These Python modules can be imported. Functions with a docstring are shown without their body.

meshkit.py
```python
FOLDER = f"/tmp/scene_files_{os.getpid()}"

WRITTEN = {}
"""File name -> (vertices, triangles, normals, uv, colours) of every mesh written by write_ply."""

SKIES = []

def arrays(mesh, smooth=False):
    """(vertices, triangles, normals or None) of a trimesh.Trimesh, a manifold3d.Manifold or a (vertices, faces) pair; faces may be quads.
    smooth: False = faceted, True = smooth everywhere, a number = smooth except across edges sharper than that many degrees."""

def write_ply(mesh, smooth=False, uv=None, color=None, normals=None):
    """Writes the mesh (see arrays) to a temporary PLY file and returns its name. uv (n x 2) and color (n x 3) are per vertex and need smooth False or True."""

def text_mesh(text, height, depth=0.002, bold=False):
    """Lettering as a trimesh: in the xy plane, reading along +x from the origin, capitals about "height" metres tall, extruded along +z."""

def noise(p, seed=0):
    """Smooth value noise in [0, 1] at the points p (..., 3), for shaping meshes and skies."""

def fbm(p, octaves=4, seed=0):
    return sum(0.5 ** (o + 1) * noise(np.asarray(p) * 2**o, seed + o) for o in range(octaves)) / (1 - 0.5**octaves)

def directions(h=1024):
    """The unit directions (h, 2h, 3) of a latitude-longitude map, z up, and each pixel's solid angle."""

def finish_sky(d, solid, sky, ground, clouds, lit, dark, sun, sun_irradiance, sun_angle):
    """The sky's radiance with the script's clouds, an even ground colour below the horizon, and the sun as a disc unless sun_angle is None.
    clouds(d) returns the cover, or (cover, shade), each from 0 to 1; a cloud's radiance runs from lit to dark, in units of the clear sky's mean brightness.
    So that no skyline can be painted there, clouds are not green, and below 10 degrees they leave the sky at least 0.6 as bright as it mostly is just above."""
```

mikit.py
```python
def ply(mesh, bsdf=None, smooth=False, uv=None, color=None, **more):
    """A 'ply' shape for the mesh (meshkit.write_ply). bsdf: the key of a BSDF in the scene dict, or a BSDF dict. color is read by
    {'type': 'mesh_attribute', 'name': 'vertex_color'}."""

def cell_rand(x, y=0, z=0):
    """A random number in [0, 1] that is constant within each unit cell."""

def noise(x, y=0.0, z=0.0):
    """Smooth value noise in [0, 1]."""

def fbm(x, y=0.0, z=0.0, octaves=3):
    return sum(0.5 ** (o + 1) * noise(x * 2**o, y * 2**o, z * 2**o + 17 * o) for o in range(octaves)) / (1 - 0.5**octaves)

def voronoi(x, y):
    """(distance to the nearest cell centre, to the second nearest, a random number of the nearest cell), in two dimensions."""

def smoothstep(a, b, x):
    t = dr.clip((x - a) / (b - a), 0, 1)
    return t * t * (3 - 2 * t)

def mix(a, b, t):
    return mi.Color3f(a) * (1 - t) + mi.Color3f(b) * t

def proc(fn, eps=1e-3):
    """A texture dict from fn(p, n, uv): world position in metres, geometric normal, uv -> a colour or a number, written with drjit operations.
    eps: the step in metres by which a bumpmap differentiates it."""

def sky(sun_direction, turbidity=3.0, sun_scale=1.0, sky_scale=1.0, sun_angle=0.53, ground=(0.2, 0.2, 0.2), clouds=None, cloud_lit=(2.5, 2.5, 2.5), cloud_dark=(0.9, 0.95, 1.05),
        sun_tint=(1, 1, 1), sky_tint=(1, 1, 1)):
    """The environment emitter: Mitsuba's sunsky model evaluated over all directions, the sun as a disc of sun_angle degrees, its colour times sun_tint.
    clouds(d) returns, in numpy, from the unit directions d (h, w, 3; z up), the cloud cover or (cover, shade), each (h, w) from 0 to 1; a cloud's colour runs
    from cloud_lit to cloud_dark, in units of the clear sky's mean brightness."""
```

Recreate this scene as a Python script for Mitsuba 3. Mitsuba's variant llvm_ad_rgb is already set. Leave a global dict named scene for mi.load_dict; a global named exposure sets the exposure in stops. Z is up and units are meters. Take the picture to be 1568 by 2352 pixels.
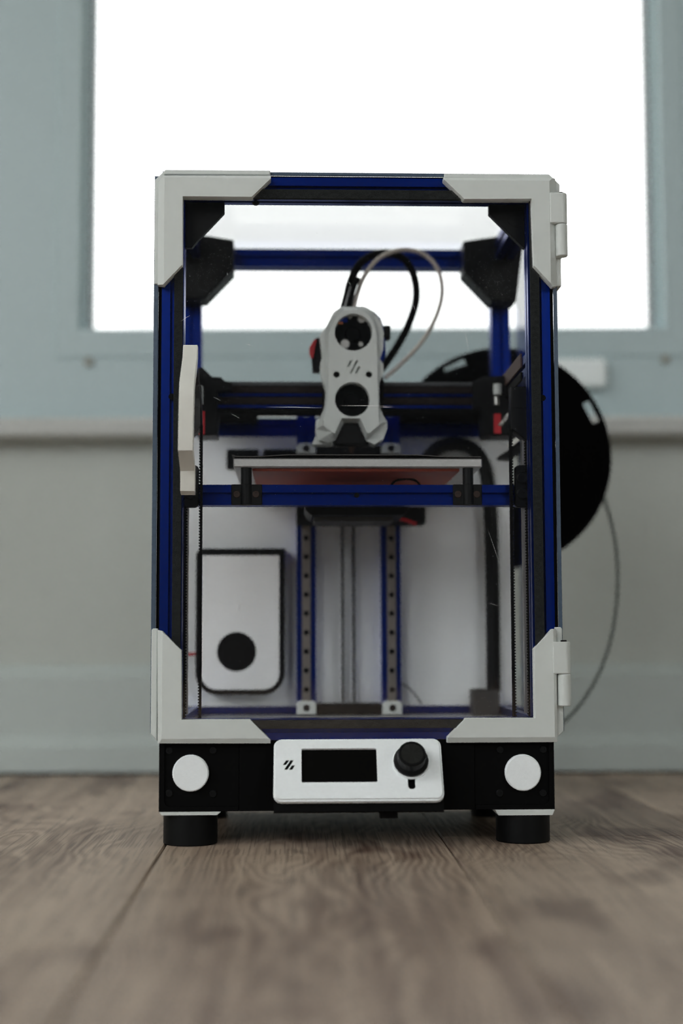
import math, random
import numpy as np, trimesh, manifold3d as m3, mitsuba as mi, drjit as dr, mikit
from shapely.geometry import Polygon, Point, box as sbox
from shapely.ops import unary_union
T = mi.ScalarTransform4f
scene, labels = {}, {}
rng = random.Random(7)

# ------------------------------------------------------------------ camera, sky, exposure
FPX, PITCH, ROLL = 3267.0, math.atan(284 / 3267.0), 0.003
EYE = np.array([0.0, 0.0, 0.138])
FWD = np.array([0, math.cos(PITCH), math.sin(PITCH)])
_r0, _u0 = np.array([1.0, 0, 0]), np.array([0, -math.sin(PITCH), math.cos(PITCH)])
RIGHT, UP = math.cos(ROLL) * _r0 - math.sin(ROLL) * _u0, math.sin(ROLL) * _r0 + math.cos(ROLL) * _u0
scene['camera'] = {'type': 'thinlens', 'fov': 2 * math.degrees(math.atan(784 / FPX)), 'fov_axis': 'x',
                   'to_world': T().look_at(origin=EYE.tolist(), target=(EYE + FWD).tolist(), up=UP.tolist()),
                   'aperture_radius': 0.0095, 'focus_distance': 0.962, 'near_clip': 0.01, 'far_clip': 100.0}
exposure = 4.42
SKY = 2.0

def overcast(d):
    e = np.clip(d[..., 2], 0, 1)                                    # an overcast sky: three times as bright overhead as at the horizon
    s = 0.06 * np.sin(3.1 * d[..., 0] + 1.7 * d[..., 2]) * np.cos(2.3 * d[..., 1] - 0.6)
    return np.ones(d.shape[:2]), np.clip(0.72 * (1 - e) + 0.28 * d[..., 1] * np.sqrt(1 - e * e) + s, 0, 1)   # brighter on the sun's side

scene['sky'] = mikit.sky((0.3, -0.5, 0.8), sun_scale=0.0, sky_scale=1.0, clouds=overcast,
                         cloud_lit=(SKY * 1.48, SKY * 1.5, SKY * 1.49), cloud_dark=(SKY * 0.365, SKY * 0.385, SKY * 0.38), ground=(0.25, 0.25, 0.23))

# ------------------------------------------------------------------ materials
def mat(key, rgb, rough=0.5, metallic=0.0, spec=0.5, **more):
    col = rgb if isinstance(rgb, dict) else {'type': 'rgb', 'value': list(rgb)}
    scene[key] = {'type': 'twosided', 'bsdf': {'type': 'principled', 'base_color': col, 'roughness': rough, 'metallic': metallic, 'specular': spec, **more}}
    return key

def speckle(base, amp, freq):
    def fn(p, n, uv):
        g = mikit.noise(p.x * freq, p.y * freq, p.z * freq)
        h = mikit.noise(p.x * freq * 0.31, p.y * freq * 0.31, p.z * freq * 0.31 + 5)
        return mi.Color3f(*base) * (1 - amp + 2 * amp * (0.65 * g + 0.35 * h))
    return mikit.proc(fn)

WHITE = mat('mat_white', (0.60, 0.632, 0.615), 0.5)
WHITE2 = mat('mat_white_textured', speckle((0.86, 0.90, 0.92), 0.05, 2600.0), 0.55)
BLACK = mat('mat_black_plastic', (0.004, 0.0045, 0.005), 0.45, spec=0.15)
MATTE = mat('mat_black_matte', (0.003, 0.003, 0.003), 0.75, spec=0.06)
PANELB = mat('mat_black_panel', speckle((0.0018, 0.0019, 0.0021), 0.3, 1500.0), 0.5, spec=0.07)
FOAM = mat('mat_black_foam', speckle((0.019, 0.021, 0.021), 0.6, 1500.0), 0.95, spec=0.1)
BLUE = mat('mat_blue_anodised', (0.004, 0.026, 0.25), 0.30, metallic=0.92)
STEEL = mat('mat_steel', (0.52, 0.51, 0.49), 0.35, metallic=0.9)
RAIL = mat('mat_rail_steel', (0.21, 0.19, 0.175), 0.4, metallic=0.6)
ALU = mat('mat_cast_aluminium', speckle((0.56, 0.56, 0.555), 0.1, 1800.0), 0.45, metallic=0.8)
SHEET = mat('mat_spring_steel', speckle((0.05, 0.046, 0.042), 0.3, 2500.0), 0.6)
SILICONE = mat('mat_red_silicone', (0.36, 0.075, 0.05), 0.55)
RED = mat('mat_red', (0.45, 0.012, 0.02), 0.45)
BELTM = mat('mat_brown_belt', (0.010, 0.0055, 0.005), 0.7, spec=0.2)
GREYP = mat('mat_grey_panel', (0.40, 0.41, 0.42), 0.18)
BACKP = mat('mat_white_panel', (0.84, 0.87, 0.88), 0.35)
EDGE = mat('mat_panel_edge', speckle((0.055, 0.085, 0.13), 0.15, 400.0), 0.35)
SCREEN = mat('mat_screen', (0.002, 0.002, 0.002), 0.3, spec=0.08)
PTFE = mat('mat_ptfe', (0.72, 0.66, 0.60), 0.45)
FILA = mat('mat_filament', (0.055, 0.075, 0.068), 0.4)
BRASS = mat('mat_bronze', (0.035, 0.02, 0.015), 0.45, metallic=0.4)
IVORY = mat('mat_white_warm', (0.68, 0.675, 0.63), 0.45)
PAINT = mat('mat_wall_paint', speckle((0.485, 0.515, 0.485), 0.02, 14.0), 0.85)
SKIRT = mat('mat_baseboard_paint', (0.47, 0.52, 0.505), 0.4)
PVC = mat('mat_window_pvc', (0.395, 0.485, 0.505), 0.4)
SILLM = mat('mat_sill', (0.47, 0.48, 0.465), 0.45)
GASKET = mat('mat_gasket', (0.03, 0.04, 0.045), 0.6)
CEIL = mat('mat_ceiling', (0.75, 0.75, 0.73), 0.9)
DUST = mat('mat_dust', (0.75, 0.75, 0.74), 0.9)
scene['mat_glass'] = {'type': 'thindielectric', 'int_ior': 1.49}
scene['mat_side_glass'] = {'type': 'thindielectric', 'int_ior': 1.49, 'specular_transmittance': 0.90}
scene['mat_top_glass'] = {'type': 'thindielectric', 'int_ior': 1.49, 'specular_transmittance': 0.72}
scene['mat_pane'] = {'type': 'thindielectric', 'int_ior': 1.5, 'specular_transmittance': 0.85}   # double glazing
GLASS, PANE = 'mat_glass', 'mat_pane'

PLANK_YAW, PLANK_W, PLANK_L, PLANK_U0 = math.radians(1.8), 0.186, 1.29, 0.0
_pc, _ps = math.cos(PLANK_YAW), math.sin(PLANK_YAW)

def wood(p, n, uv):
    u, v = p.x * _pc + p.y * _ps - PLANK_OFF, -p.x * _ps + p.y * _pc
    k = dr.floor(u / PLANK_W)
    c = mikit.cell_rand(k, 3)
    uu = u - (k + 0.5) * PLANK_W
    w = mikit.fbm(u * 14 + 7 * k, v * 5.0, 3.0)
    w2 = mikit.fbm(u * 30 + 5 * k, v * 7.0, 6.0)
    rings = (dr.square(uu - 0.06 * (c - 0.5)) * 300 + 0.8 * v + 2.6 * w + 0.5 * w2 + 9 * c) * 5.0      # cathedral grain
    ring = 0.5 + 0.5 * dr.sin(6.2832 * rings)
    amount = mikit.smoothstep(0.35, 0.7, mikit.fbm(u * 8 + 11 * k, v * 4.0, 2.0))
    streak = mikit.fbm(u * 130 + 31 * k, v * 3.5, 1.0)
    fine = mikit.fbm(u * 700 + 31 * k, v * 14, 1.0)
    pore = mikit.smoothstep(0.6, 0.8, mikit.noise(u * 1100, v * 28, 4.0))
    blotch = mikit.fbm(u * 16 + 3 * k, v * 7.0, 9.0)
    dark = mikit.smoothstep(0.60, 0.80, mikit.fbm(u * 22 + 9 * k, v * 11.0, 5.0))                        # dark knots and flames
    t = dr.clip(0.10 + 0.30 * ring * amount + 0.55 * (streak - 0.25) + 0.22 * (fine - 0.3) + 0.5 * (blotch - 0.45) + 0.4 * dark, 0, 1)
    col = mikit.mix(mi.Color3f(0.415, 0.325, 0.25), mi.Color3f(0.10, 0.058, 0.041), t)
    return col * (1 - 0.3 * pore) * (0.9 + 0.2 * c)

PLANK_OFF = 0.0  # set with the floor below
mat('mat_oak', mikit.proc(wood), 0.48, spec=0.75)
WOOD = 'mat_oak'

# ------------------------------------------------------------------ placing
FRONT_Y, TURN = 0.955, math.radians(1.9)

def ray(px, py):
    d = RIGHT * (px - 784.0) - UP * (py - 1176.0) + FWD * FPX
    return d / d[1]

ORIGIN = np.array([ray(820.5, 1100)[0] * FRONT_Y, FRONT_Y, 0.0])   # printer's own frame: X right, Y into the depth, Z up, in millimetres
_c, _s = math.cos(TURN), math.sin(TURN)
TO_LOCAL = np.array([[_c, _s, 0], [-_s, _c, 0], [0, 0, 1.0]]) * 1000

def hit(px, py, point, normal):
    """Point (mm, printer's frame) where the measured pixel's ray meets a plane of the printer."""
    o, d = TO_LOCAL @ (EYE - ORIGIN), TO_LOCAL @ ray(px, py)
    t = np.dot(np.asarray(point, float) - o, normal) / np.dot(d, normal)
    return o + t * d

def loc(px, py, depth):
    """X and Z (mm) in the printer's frame of a point measured on the photograph that lies at this depth behind the frame's front."""
    q = hit(px, py, (0, depth, 0), (0, 1, 0))
    return float(q[0]), float(q[2])

def P(pts, depth):
    return [loc(x, y, depth) for x, y in pts]

def room(px, py, y):
    """x and z (m) of a measured point on the room plane y."""
    q = EYE + ray(px, py) * y
    return float(q[0]), float(q[2])

# ------------------------------------------------------------------ meshes
def tm(mesh):
    if isinstance(mesh, trimesh.Trimesh):
        return mesh
    m = mesh.to_mesh()
    return trimesh.Trimesh(np.array(m.vert_properties)[:, :3], np.array(m.tri_verts), process=False)

def man(mesh):
    if isinstance(mesh, m3.Manifold):
        return mesh
    mesh.merge_vertices()
    return m3.Manifold(m3.Mesh(np.asarray(mesh.vertices, np.float32), np.asarray(mesh.faces, np.uint32)))

def cbox(x0, x1, y0, y1, z0, z1, c=0.4):
    """Box with chamfered edges."""
    c = min(c, (x1 - x0) / 3, (y1 - y0) / 3, (z1 - z0) / 3)
    pts = []
    for x, sx in ((x0, 1), (x1, -1)):
        for y, sy in ((y0, 1), (y1, -1)):
            for z, sz in ((z0, 1), (z1, -1)):
                pts += [(x + sx * c, y + sy * c, z), (x + sx * c, y, z + sz * c), (x, y + sy * c, z + sz * c)]
    return trimesh.convex.convex_hull(np.array(pts))

def shp(s):
    s = s if hasattr(s, 'geom_type') else Polygon(s)
    s = s if s.is_valid else s.buffer(0)
    return max(s.geoms, key=lambda g: g.area) if hasattr(s, 'geoms') else s

def prism(s, d0, d1):
    """Outline in X, Z swept from depth d0 back to d1, as a Manifold."""
    s = shp(s)
    rings = [np.array(s.exterior.coords)[:-1]] + [np.array(i.coords)[:-1] for i in s.interiors]
    cs = m3.CrossSection([r.tolist() for r in rings], m3.FillRule.EvenOdd)
    return cs.extrude(d1 - d0).rotate([90, 0, 0]).translate([0, d1, 0])

def bprism(s, d0, d1, b=0.5, bd=None, q=None):
    """The same with a chamfer b wide and bd deep round the front."""
    s, bd = shp(s), b if bd is None else bd
    q = s.buffer(-b, join_style=2) if q is None else shp(q)
    if q.geom_type != 'Polygon':
        q = max(q.geoms, key=lambda g: g.area)
    V, F = [], []
    on_p = {tuple(np.round(c, 5)) for r in [s.exterior, *s.interiors] for c in r.coords}

    def cap(poly, depth, flip):
        if hasattr(poly, 'geoms'):
            for g in poly.geoms:
                if g.geom_type == 'Polygon' and g.area > 1e-12:
                    cap(g, depth, flip)
            return
        v, f = trimesh.creation.triangulate_polygon(poly, engine='earcut')
        if np.ndim(depth):
            depth = [depth[0] if tuple(np.round(c, 5)) in on_p else depth[1] for c in v]
        k = len(V) and sum(len(x) for x in V)
        V.append(np.stack([v[:, 0], np.broadcast_to(depth, len(v)), v[:, 1]], 1))
        n = np.cross(v[f[:, 1]] - v[f[:, 0]], v[f[:, 2]] - v[f[:, 0]])
        f = np.where((n > 0)[:, None] ^ flip, f, f[:, ::-1])
        F.append(f + k)

    cap(q, d0, False)
    cap(s.difference(q), (d0 + bd, d0), False)
    cap(s, d1, True)
    for r in [s.exterior, *s.interiors]:
        c = np.array(r.coords)[:-1]
        if (r is s.exterior) != bool(Polygon(c).exterior.is_ccw):
            c = c[::-1]
        n, k = len(c), sum(len(x) for x in V)
        V.append(np.vstack([np.stack([c[:, 0], np.full(n, d0 + bd), c[:, 1]], 1), np.stack([c[:, 0], np.full(n, float(d1)), c[:, 1]], 1)]))
        i = np.arange(n); j = (i + 1) % n
        F.append(np.vstack([np.stack([i, j, j + n], 1), np.stack([i, j + n, i + n], 1)]) + k)
    return trimesh.Trimesh(np.vstack(V), np.vstack(F), process=False)

def cyl(center, r, h, axis='y', n=40, c=0.0, r2=None):
    """Cylinder (chamfered ends) from center along +axis for h; r2: radius at the far end."""
    r2 = r if r2 is None else r2
    prof = [(0, 0), (r - c, 0), (r, c), (r2, h - c), (r2 - c, h), (0, h)] if c else [(0, 0), (r, 0), (r2, h), (0, h)]
    m = trimesh.creation.revolve(np.array(prof, float), sections=n)
    R = {'z': np.eye(3), 'y': np.array([[1, 0, 0], [0, 0, 1], [0, -1, 0.0]]), '-y': np.array([[1, 0, 0], [0, 0, -1], [0, 1, 0.0]]), 'x': np.array([[0, 0, 1], [0, 1, 0], [-1, 0, 0.0]])}[axis]
    m.vertices = m.vertices @ R.T + np.asarray(center, float)
    return m

def lathe(profile, center, axis='y', n=64):
    m = trimesh.creation.revolve(np.array(profile, float), sections=n)
    R = {'z': np.eye(3), 'y': np.array([[1, 0, 0], [0, 0, 1], [0, -1, 0.0]])}[axis]
    m.vertices = m.vertices @ R.T + np.asarray(center, float)
    return m

def spline(pts, n=12):
    p = np.array(pts, float)
    p = np.vstack([2 * p[0] - p[1], p, 2 * p[-1] - p[-2]])
    out = []
    for i in range(1, len(p) - 2):
        for t in np.arange(n) / n:
            a, b, c, d = p[i - 1:i + 3]
            out.append(0.5 * (2 * b + (c - a) * t + (2 * a - 5 * b + 4 * c - d) * t ** 2 + (3 * b - a - 3 * c + d) * t ** 3))
    return np.array(out + [p[-2]])

def tube(path, rx, ry=None, n=14):
    """Tube along a path; rx across in the X-Z plane, ry along the depth."""
    path = np.array(path, float); ry = rx if ry is None else ry
    t = np.gradient(path, axis=0); t /= np.linalg.norm(t, axis=1, keepdims=True)
    dep = np.array([0, 1.0, 0]) - t * t[:, 1:2]; dep /= np.linalg.norm(dep, axis=1, keepdims=True)
    sid = np.cross(t, dep)
    a = np.arange(n) * 2 * math.pi / n
    V = (path[:, None] + sid[:, None] * (rx * np.cos(a))[None, :, None] + dep[:, None] * (ry * np.sin(a))[None, :, None]).reshape(-1, 3)
    F = []
    for i in range(len(path) - 1):
        for k in range(n):
            a0, a1, b0, b1 = i * n + k, i * n + (k + 1) % n, (i + 1) * n + k, (i + 1) * n + (k + 1) % n
            F += [(a0, a1, b1), (a0, b1, b0)]
    m = len(path) * n
    V = np.vstack([V, path[0], path[-1]])
    for k in range(n):
        F += [(m, (k + 1) % n, k), (m + 1, m - n + k, m - n + (k + 1) % n)]
    r = trimesh.Trimesh(V, np.array(F), process=False)
    trimesh.repair.fix_normals(r)
    return r

def tslot(axis, a0, a1, c1, c2, s=15.0):
    """Slotted square bar along an axis from a0 to a1, its centre line at c1, c2 in the two other axes."""
    h = s / 2
    q = sbox(-h, -h, h, h)
    for k in range(4):
        slot = unary_union([sbox(-1.7, h - 1.2, 1.7, h + 1), sbox(-2.9, h - 3.6, 2.9, h - 1.1)])
        from shapely import affinity
        q = q.difference(affinity.rotate(slot, 90 * k, origin=(0, 0)))
    pts = np.array(q.exterior.coords)[:-1]
    m = tm(m3.CrossSection([pts.tolist()], m3.FillRule.EvenOdd).extrude(a1 - a0))
    v = m.vertices.copy()
    v[:, 2] += a0
    o = np.zeros_like(v)
    if axis == 'z':
        o[:] = v + [c1, c2, 0]
    elif axis == 'x':
        o[:, 0], o[:, 1], o[:, 2] = v[:, 2], v[:, 0] + c1, v[:, 1] + c2
    else:
        o[:, 0], o[:, 1], o[:, 2] = v[:, 1] + c1, v[:, 2], v[:, 0] + c2
    return trimesh.Trimesh(o, m.faces, process=False)

def belt(x, z0, z1, d0, d1, side, th=1.3, pitch=2.0):
    """Toothed belt hanging straight down; teeth on the side given by sign."""
    pts = [(x, z0), (x, z1)]
    zz = np.arange(z1, z0, -pitch)
    for z in zz:
        if z - pitch < z0:
            break
        pts += [(x + side * th, z), (x + side * th, z - 0.45 * pitch), (x + side * (th + 0.85), z - 0.55 * pitch), (x + side * (th + 0.85), z - 0.9 * pitch), (x + side * th, z - pitch)]
    return prism(pts, d0, d1)

# ------------------------------------------------------------------ scene entries
def numbered(key):
    used = {k for k in scene} | {k[:k.find('__', len(key))] for k in scene if k.startswith(key) and '__' in k[len(key):]}
    if key not in used:
        return key
    i = 1
    while f'{key}_{i:03d}' in used:
        i += 1
    return f'{key}_{i:03d}'

def obj(name, mesh, m, parent=None, label=None, cat=None, group=None, kind=None, smooth=32, world=False):
    key = numbered(f'{parent}__{name}' if parent else name)
    mesh = tm(mesh)
    v = np.asarray(mesh.vertices, float)
    if not world:
        v = v @ (TO_LOCAL / 1e6) + ORIGIN
    mesh = trimesh.Trimesh(v, np.asarray(mesh.faces), process=False)
    if smooth is not False:
        mesh.merge_vertices(digits_vertex=7)
    scene[key] = mikit.ply(mesh, m, smooth=smooth)
    tags = {k: x for k, x in dict(label=label, category=cat, group=group, kind=kind).items() if x}
    if tags:
        labels[key] = tags
    return key

# ================================================================== the room
W_SKIRT = float(EYE[2] / -ray(160, 1781)[2])                        # front of the baseboard
W = W_SKIRT + 0.018                                                 # wall under the sill
L, R_, FRONT, TOP = -2.1, 2.4, -2.2, 2.5

def wbox(x0, x1, y0, y1, z0, z1, c=0.002):
    return cbox(x0, x1, y0, y1, z0, z1, c)

# floor: planks on a base
obj('floor', wbox(L - 0.2, R_ + 0.2, FRONT - 0.2, W + 0.25, -0.06, -0.0075), MATTE, kind='structure', world=True)
gx, gy = room(387, 1930, float(EYE[2] / -ray(387, 1930)[2]))[0], float(EYE[2] / -ray(387, 1930)[2])
PLANK_OFF = gx * _pc + gy * _ps
mid_v = -gx * _ps + float(EYE[2] / -ray(1200, 1925)[2]) * _pc         # the end joint right of the printer
for i in range(-11, 15):
    shift = {1: mid_v}.get(i, mid_v + (0.43 * ((i * 7) % 5) / 2 + 0.31) % PLANK_L)
    j0 = math.floor((FRONT - shift) / PLANK_L) - 1
    for j in range(j0, j0 + 7):
        v0, v1 = shift + j * PLANK_L, shift + (j + 1) * PLANK_L
        v0, v1 = max(v0, FRONT - 0.05), min(v1, W - 0.012)
        if v1 - v0 < 0.05:
            continue
        u0 = PLANK_OFF + i * PLANK_W
        m = cbox(u0 + 0.0004, u0 + PLANK_W - 0.0004, v0 + 0.0001, v1 - 0.0001, -0.008, 0.0, 0.0010)
        q = m.vertices.copy()
        m.vertices = np.stack([q[:, 0] * _pc - q[:, 1] * _ps, q[:, 0] * _ps + q[:, 1] * _pc, q[:, 2]], 1)
        if m.bounds[0][0] < L - 0.15 or m.bounds[1][0] > R_ + 0.15:
            continue
        obj('plank', m, WOOD, 'floor', world=True, smooth=False)

z_sill0, z_sill1 = room(200, 1002, W - 0.03)[1], room(200, 958, W - 0.03)[1]
GX0, GX1 = room(216, 740, W + 0.07)[0], room(1487, 740, W + 0.07)[0]     # glass edges
GZ0, GZ1 = room(700, 757, W + 0.05)[1], 1.42
OX0, OX1, OZ1 = GX0 - 0.24, GX1 + 0.24, GZ1 + 0.2                        # opening of the wall

def wall_part(x0, x1, y0, y1, z0, z1):
    return trimesh.creation.box(bounds=[[x0, y0, z0], [x1, y1, z1]])

back = trimesh.util.concatenate([wall_part(L, R_, W, W + 0.25, -0.05, z_sill1 - 0.004), wall_part(L, OX0, W, W + 0.25, z_sill1 - 0.004, TOP),
                                 wall_part(OX1, R_, W, W + 0.25, z_sill1 - 0.004, TOP), wall_part(OX0, OX1, W, W + 0.25, OZ1, TOP)])
obj('wall_back', back, PAINT, kind='structure', label='pale painted wall below the window', world=True, smooth=False)
DX0, DX1, DZ0, DZ = -0.80, 1.35, 0.8, 2.42
LW0, LW1 = -1.6, 0.35                                              # tall window in the left wall, beside the camera
lw = trimesh.util.concatenate([wall_part(L - 0.15, L, LW1, W + 0.25, -0.05, TOP), wall_part(L - 0.15, L, FRONT, LW0, -0.05, TOP), wall_part(L - 0.15, L, LW0, LW1, -0.05, DZ0), wall_part(L - 0.15, L, LW0, LW1, 2.4, TOP)])
obj('wall_left', lw, PAINT, kind='structure', world=True, smooth=False)
obj('wall_right', wall_part(R_, R_ + 0.15, FRONT, W + 0.25, -0.05, TOP), PAINT, kind='structure', world=True, smooth=False)
# wall behind the camera: a dark stretch between two wide windows
fw = trimesh.util.concatenate([wall_part(L, R_, FRONT - 0.15, FRONT, DZ, TOP), wall_part(L, L + 0.1, FRONT - 0.15, FRONT, -0.05, DZ), wall_part(R_ - 0.1, R_, FRONT - 0.15, FRONT, -0.05, DZ), wall_part(DX0, DX1, FRONT - 0.15, FRONT, -0.05, DZ), wall_part(L + 0.1, DX0, FRONT - 0.15, FRONT, -0.05, DZ0), wall_part(DX1, R_ - 0.1, FRONT - 0.15, FRONT, -0.05, DZ0)])
obj('wall_front', fw, mat('mat_dark_wall', (0.075, 0.085, 0.095), 0.9), kind='structure', world=True, smooth=False)
obj('ceiling', wall_part(L - 0.15, R_ + 0.15, FRONT - 0.15, W + 0.25, TOP, TOP + 0.1), CEIL, kind='structure', world=True, smooth=False)

# baseboard: two steps with sloped tops
zb1 = room(160, 1690, W_SKIRT + 0.004)[1]; zb0 = room(160, 1718, W_SKIRT)[1]
zt1 = room(160, 1528, W - 0.004)[1]; zt0 = room(160, 1556, W - 0.010)[1]
prof = [(W_SKIRT, 0.003), (W_SKIRT, zb0), (W_SKIRT + 0.008, zb1), (W - 0.010, zb1), (W - 0.010, zt0), (W - 0.001, zt1), (W + 0.002, zt1), (W + 0.002, 0.003)]
bb = tm(m3.CrossSection([prof], m3.FillRule.EvenOdd).extrude(R_ - L))
v = bb.vertices
obj('baseboard_back', trimesh.Trimesh(np.stack([R_ - (v[:, 2]), v[:, 0], v[:, 1]], 1) * [1, 1, 1], bb.faces[:, ::-1], process=False), SKIRT, kind='structure', label='white two step baseboard along the wall', world=True, smooth=False)

# sill
obj('trim_1', wbox(OX0 - 0.1, OX1 + 0.1, W - 0.03, W + 0.2, z_sill0, z_sill1, 0.003), SILLM, kind='structure', label='window sill with a shadow under its front edge', world=True)

# window
win = 'window_1'
labels[win] = {'kind': 'structure', 'label': 'white framed window full of bright overcast sky'}
seam = room(132, 300, W + 0.03)[0] - GX0                               # sash edge, measured from the glass edge
sash = -seam
zsash = room(100, 824, W + 0.03)[1]
fy0, fy1 = W + 0.030, W + 0.09                                       # fixed frame
sy0, sy1 = W + 0.028, W + 0.08                                       # sash stands a little proud
def ring(x0, x1, z0, z1, t, y0, y1, b):
    s = Polygon([(x0, z0), (x1, z0), (x1, z1), (x0, z1)], [[(x0 + t[0], z0 + t[1]), (x1 - t[0], z0 + t[1]), (x1 - t[0], z1 - t[1]), (x0 + t[0], z1 - t[1])]])
    return bprism(s, y0, y1, b)
SX0, SX1, SZ0, SZ1 = GX0 - sash, GX1 + sash, zsash, GZ1 + (GZ0 - zsash)
obj('frame', ring(OX0, OX1, z_sill1, OZ1, (SX0 - OX0 + 0.012, SZ0 - z_sill1 + 0.012), fy0, fy1, 0.0018), PVC, win, world=True, smooth=20)
obj('sash', ring(SX0, SX1, SZ0, SZ1, (sash - 0.0085, GZ0 - SZ0 - 0.003), sy0, sy1, 0.0018), PVC, win, world=True, smooth=20)
obj('glazing_bead', ring(GX0 - 0.0095, GX1 + 0.0095, GZ0 - 0.004, GZ1 + 0.004, (0.0075, 0.0032), sy0 + 0.012, sy1 - 0.004, 0.003), PVC, win, world=True, smooth=20)
obj('gasket', ring(GX0 - 0.003, GX1 + 0.003, GZ0 - 0.001, GZ1 + 0.001, (0.003, 0.001), sy0 + 0.022, sy1 - 0.006, 0.0004), GASKET, win, world=True, label='thin black gasket round the glass')
gy_ = sy1 - 0.012
obj('pane', trimesh.Trimesh([[GX0 - 0.004, gy_, GZ0 - 0.003], [GX1 + 0.004, gy_, GZ0 - 0.003], [GX1 + 0.004, gy_, GZ1 + 0.003], [GX0 - 0.004, gy_, GZ1 + 0.003]], [[0, 1, 2], [0, 2, 3]]), PANE, win, world=True, smooth=False, label='clear window glass')
for px, py in ((204, 832), (1527, 826)):
    x, z = room(px, py, fy0)
    m = cyl((0, 0, 0), 0.0052, 0.004, '-y', 24, 0.001)
    m.vertices += [x, fy0 + 0.0005, z]
    obj('screw_cap', m, mat('mat_cap', (0.28, 0.29, 0.26), 0.5) if 'mat_cap' not in scene else 'mat_cap', win, world=True, label='small grey screw cap')
x0, z1 = room(1235, 824, fy0 - 0.012); x1, z0 = room(1393, 888, fy0 - 0.012)
obj('latch_cover', cbox(x0, x1, fy0 - 0.014, fy0 + 0.002, z0, z1, 0.003), mat('mat_latch', (0.78, 0.83, 0.835), 0.4), win, world=True, label='white rectangular cover on the lower frame')

# ================================================================== the printer
PR = 'desktop_printer'
labels[PR] = {'label': 'desktop 3D printer with blue frame, white corners and clear door standing on the wood floor', 'category': '3D printer'}
XF, XI = 132.5, 117.5                                               # outer and inner half width of the frame
DR = 181.0                                                          # front of the rear frame bars
ZT = loc(820, 409, 0)[1]; ZB = loc(820, 1650, 0)[1] - 15            # frame top and bottom
ZTI, ZBI = ZT - 15, ZB + 15

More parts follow.
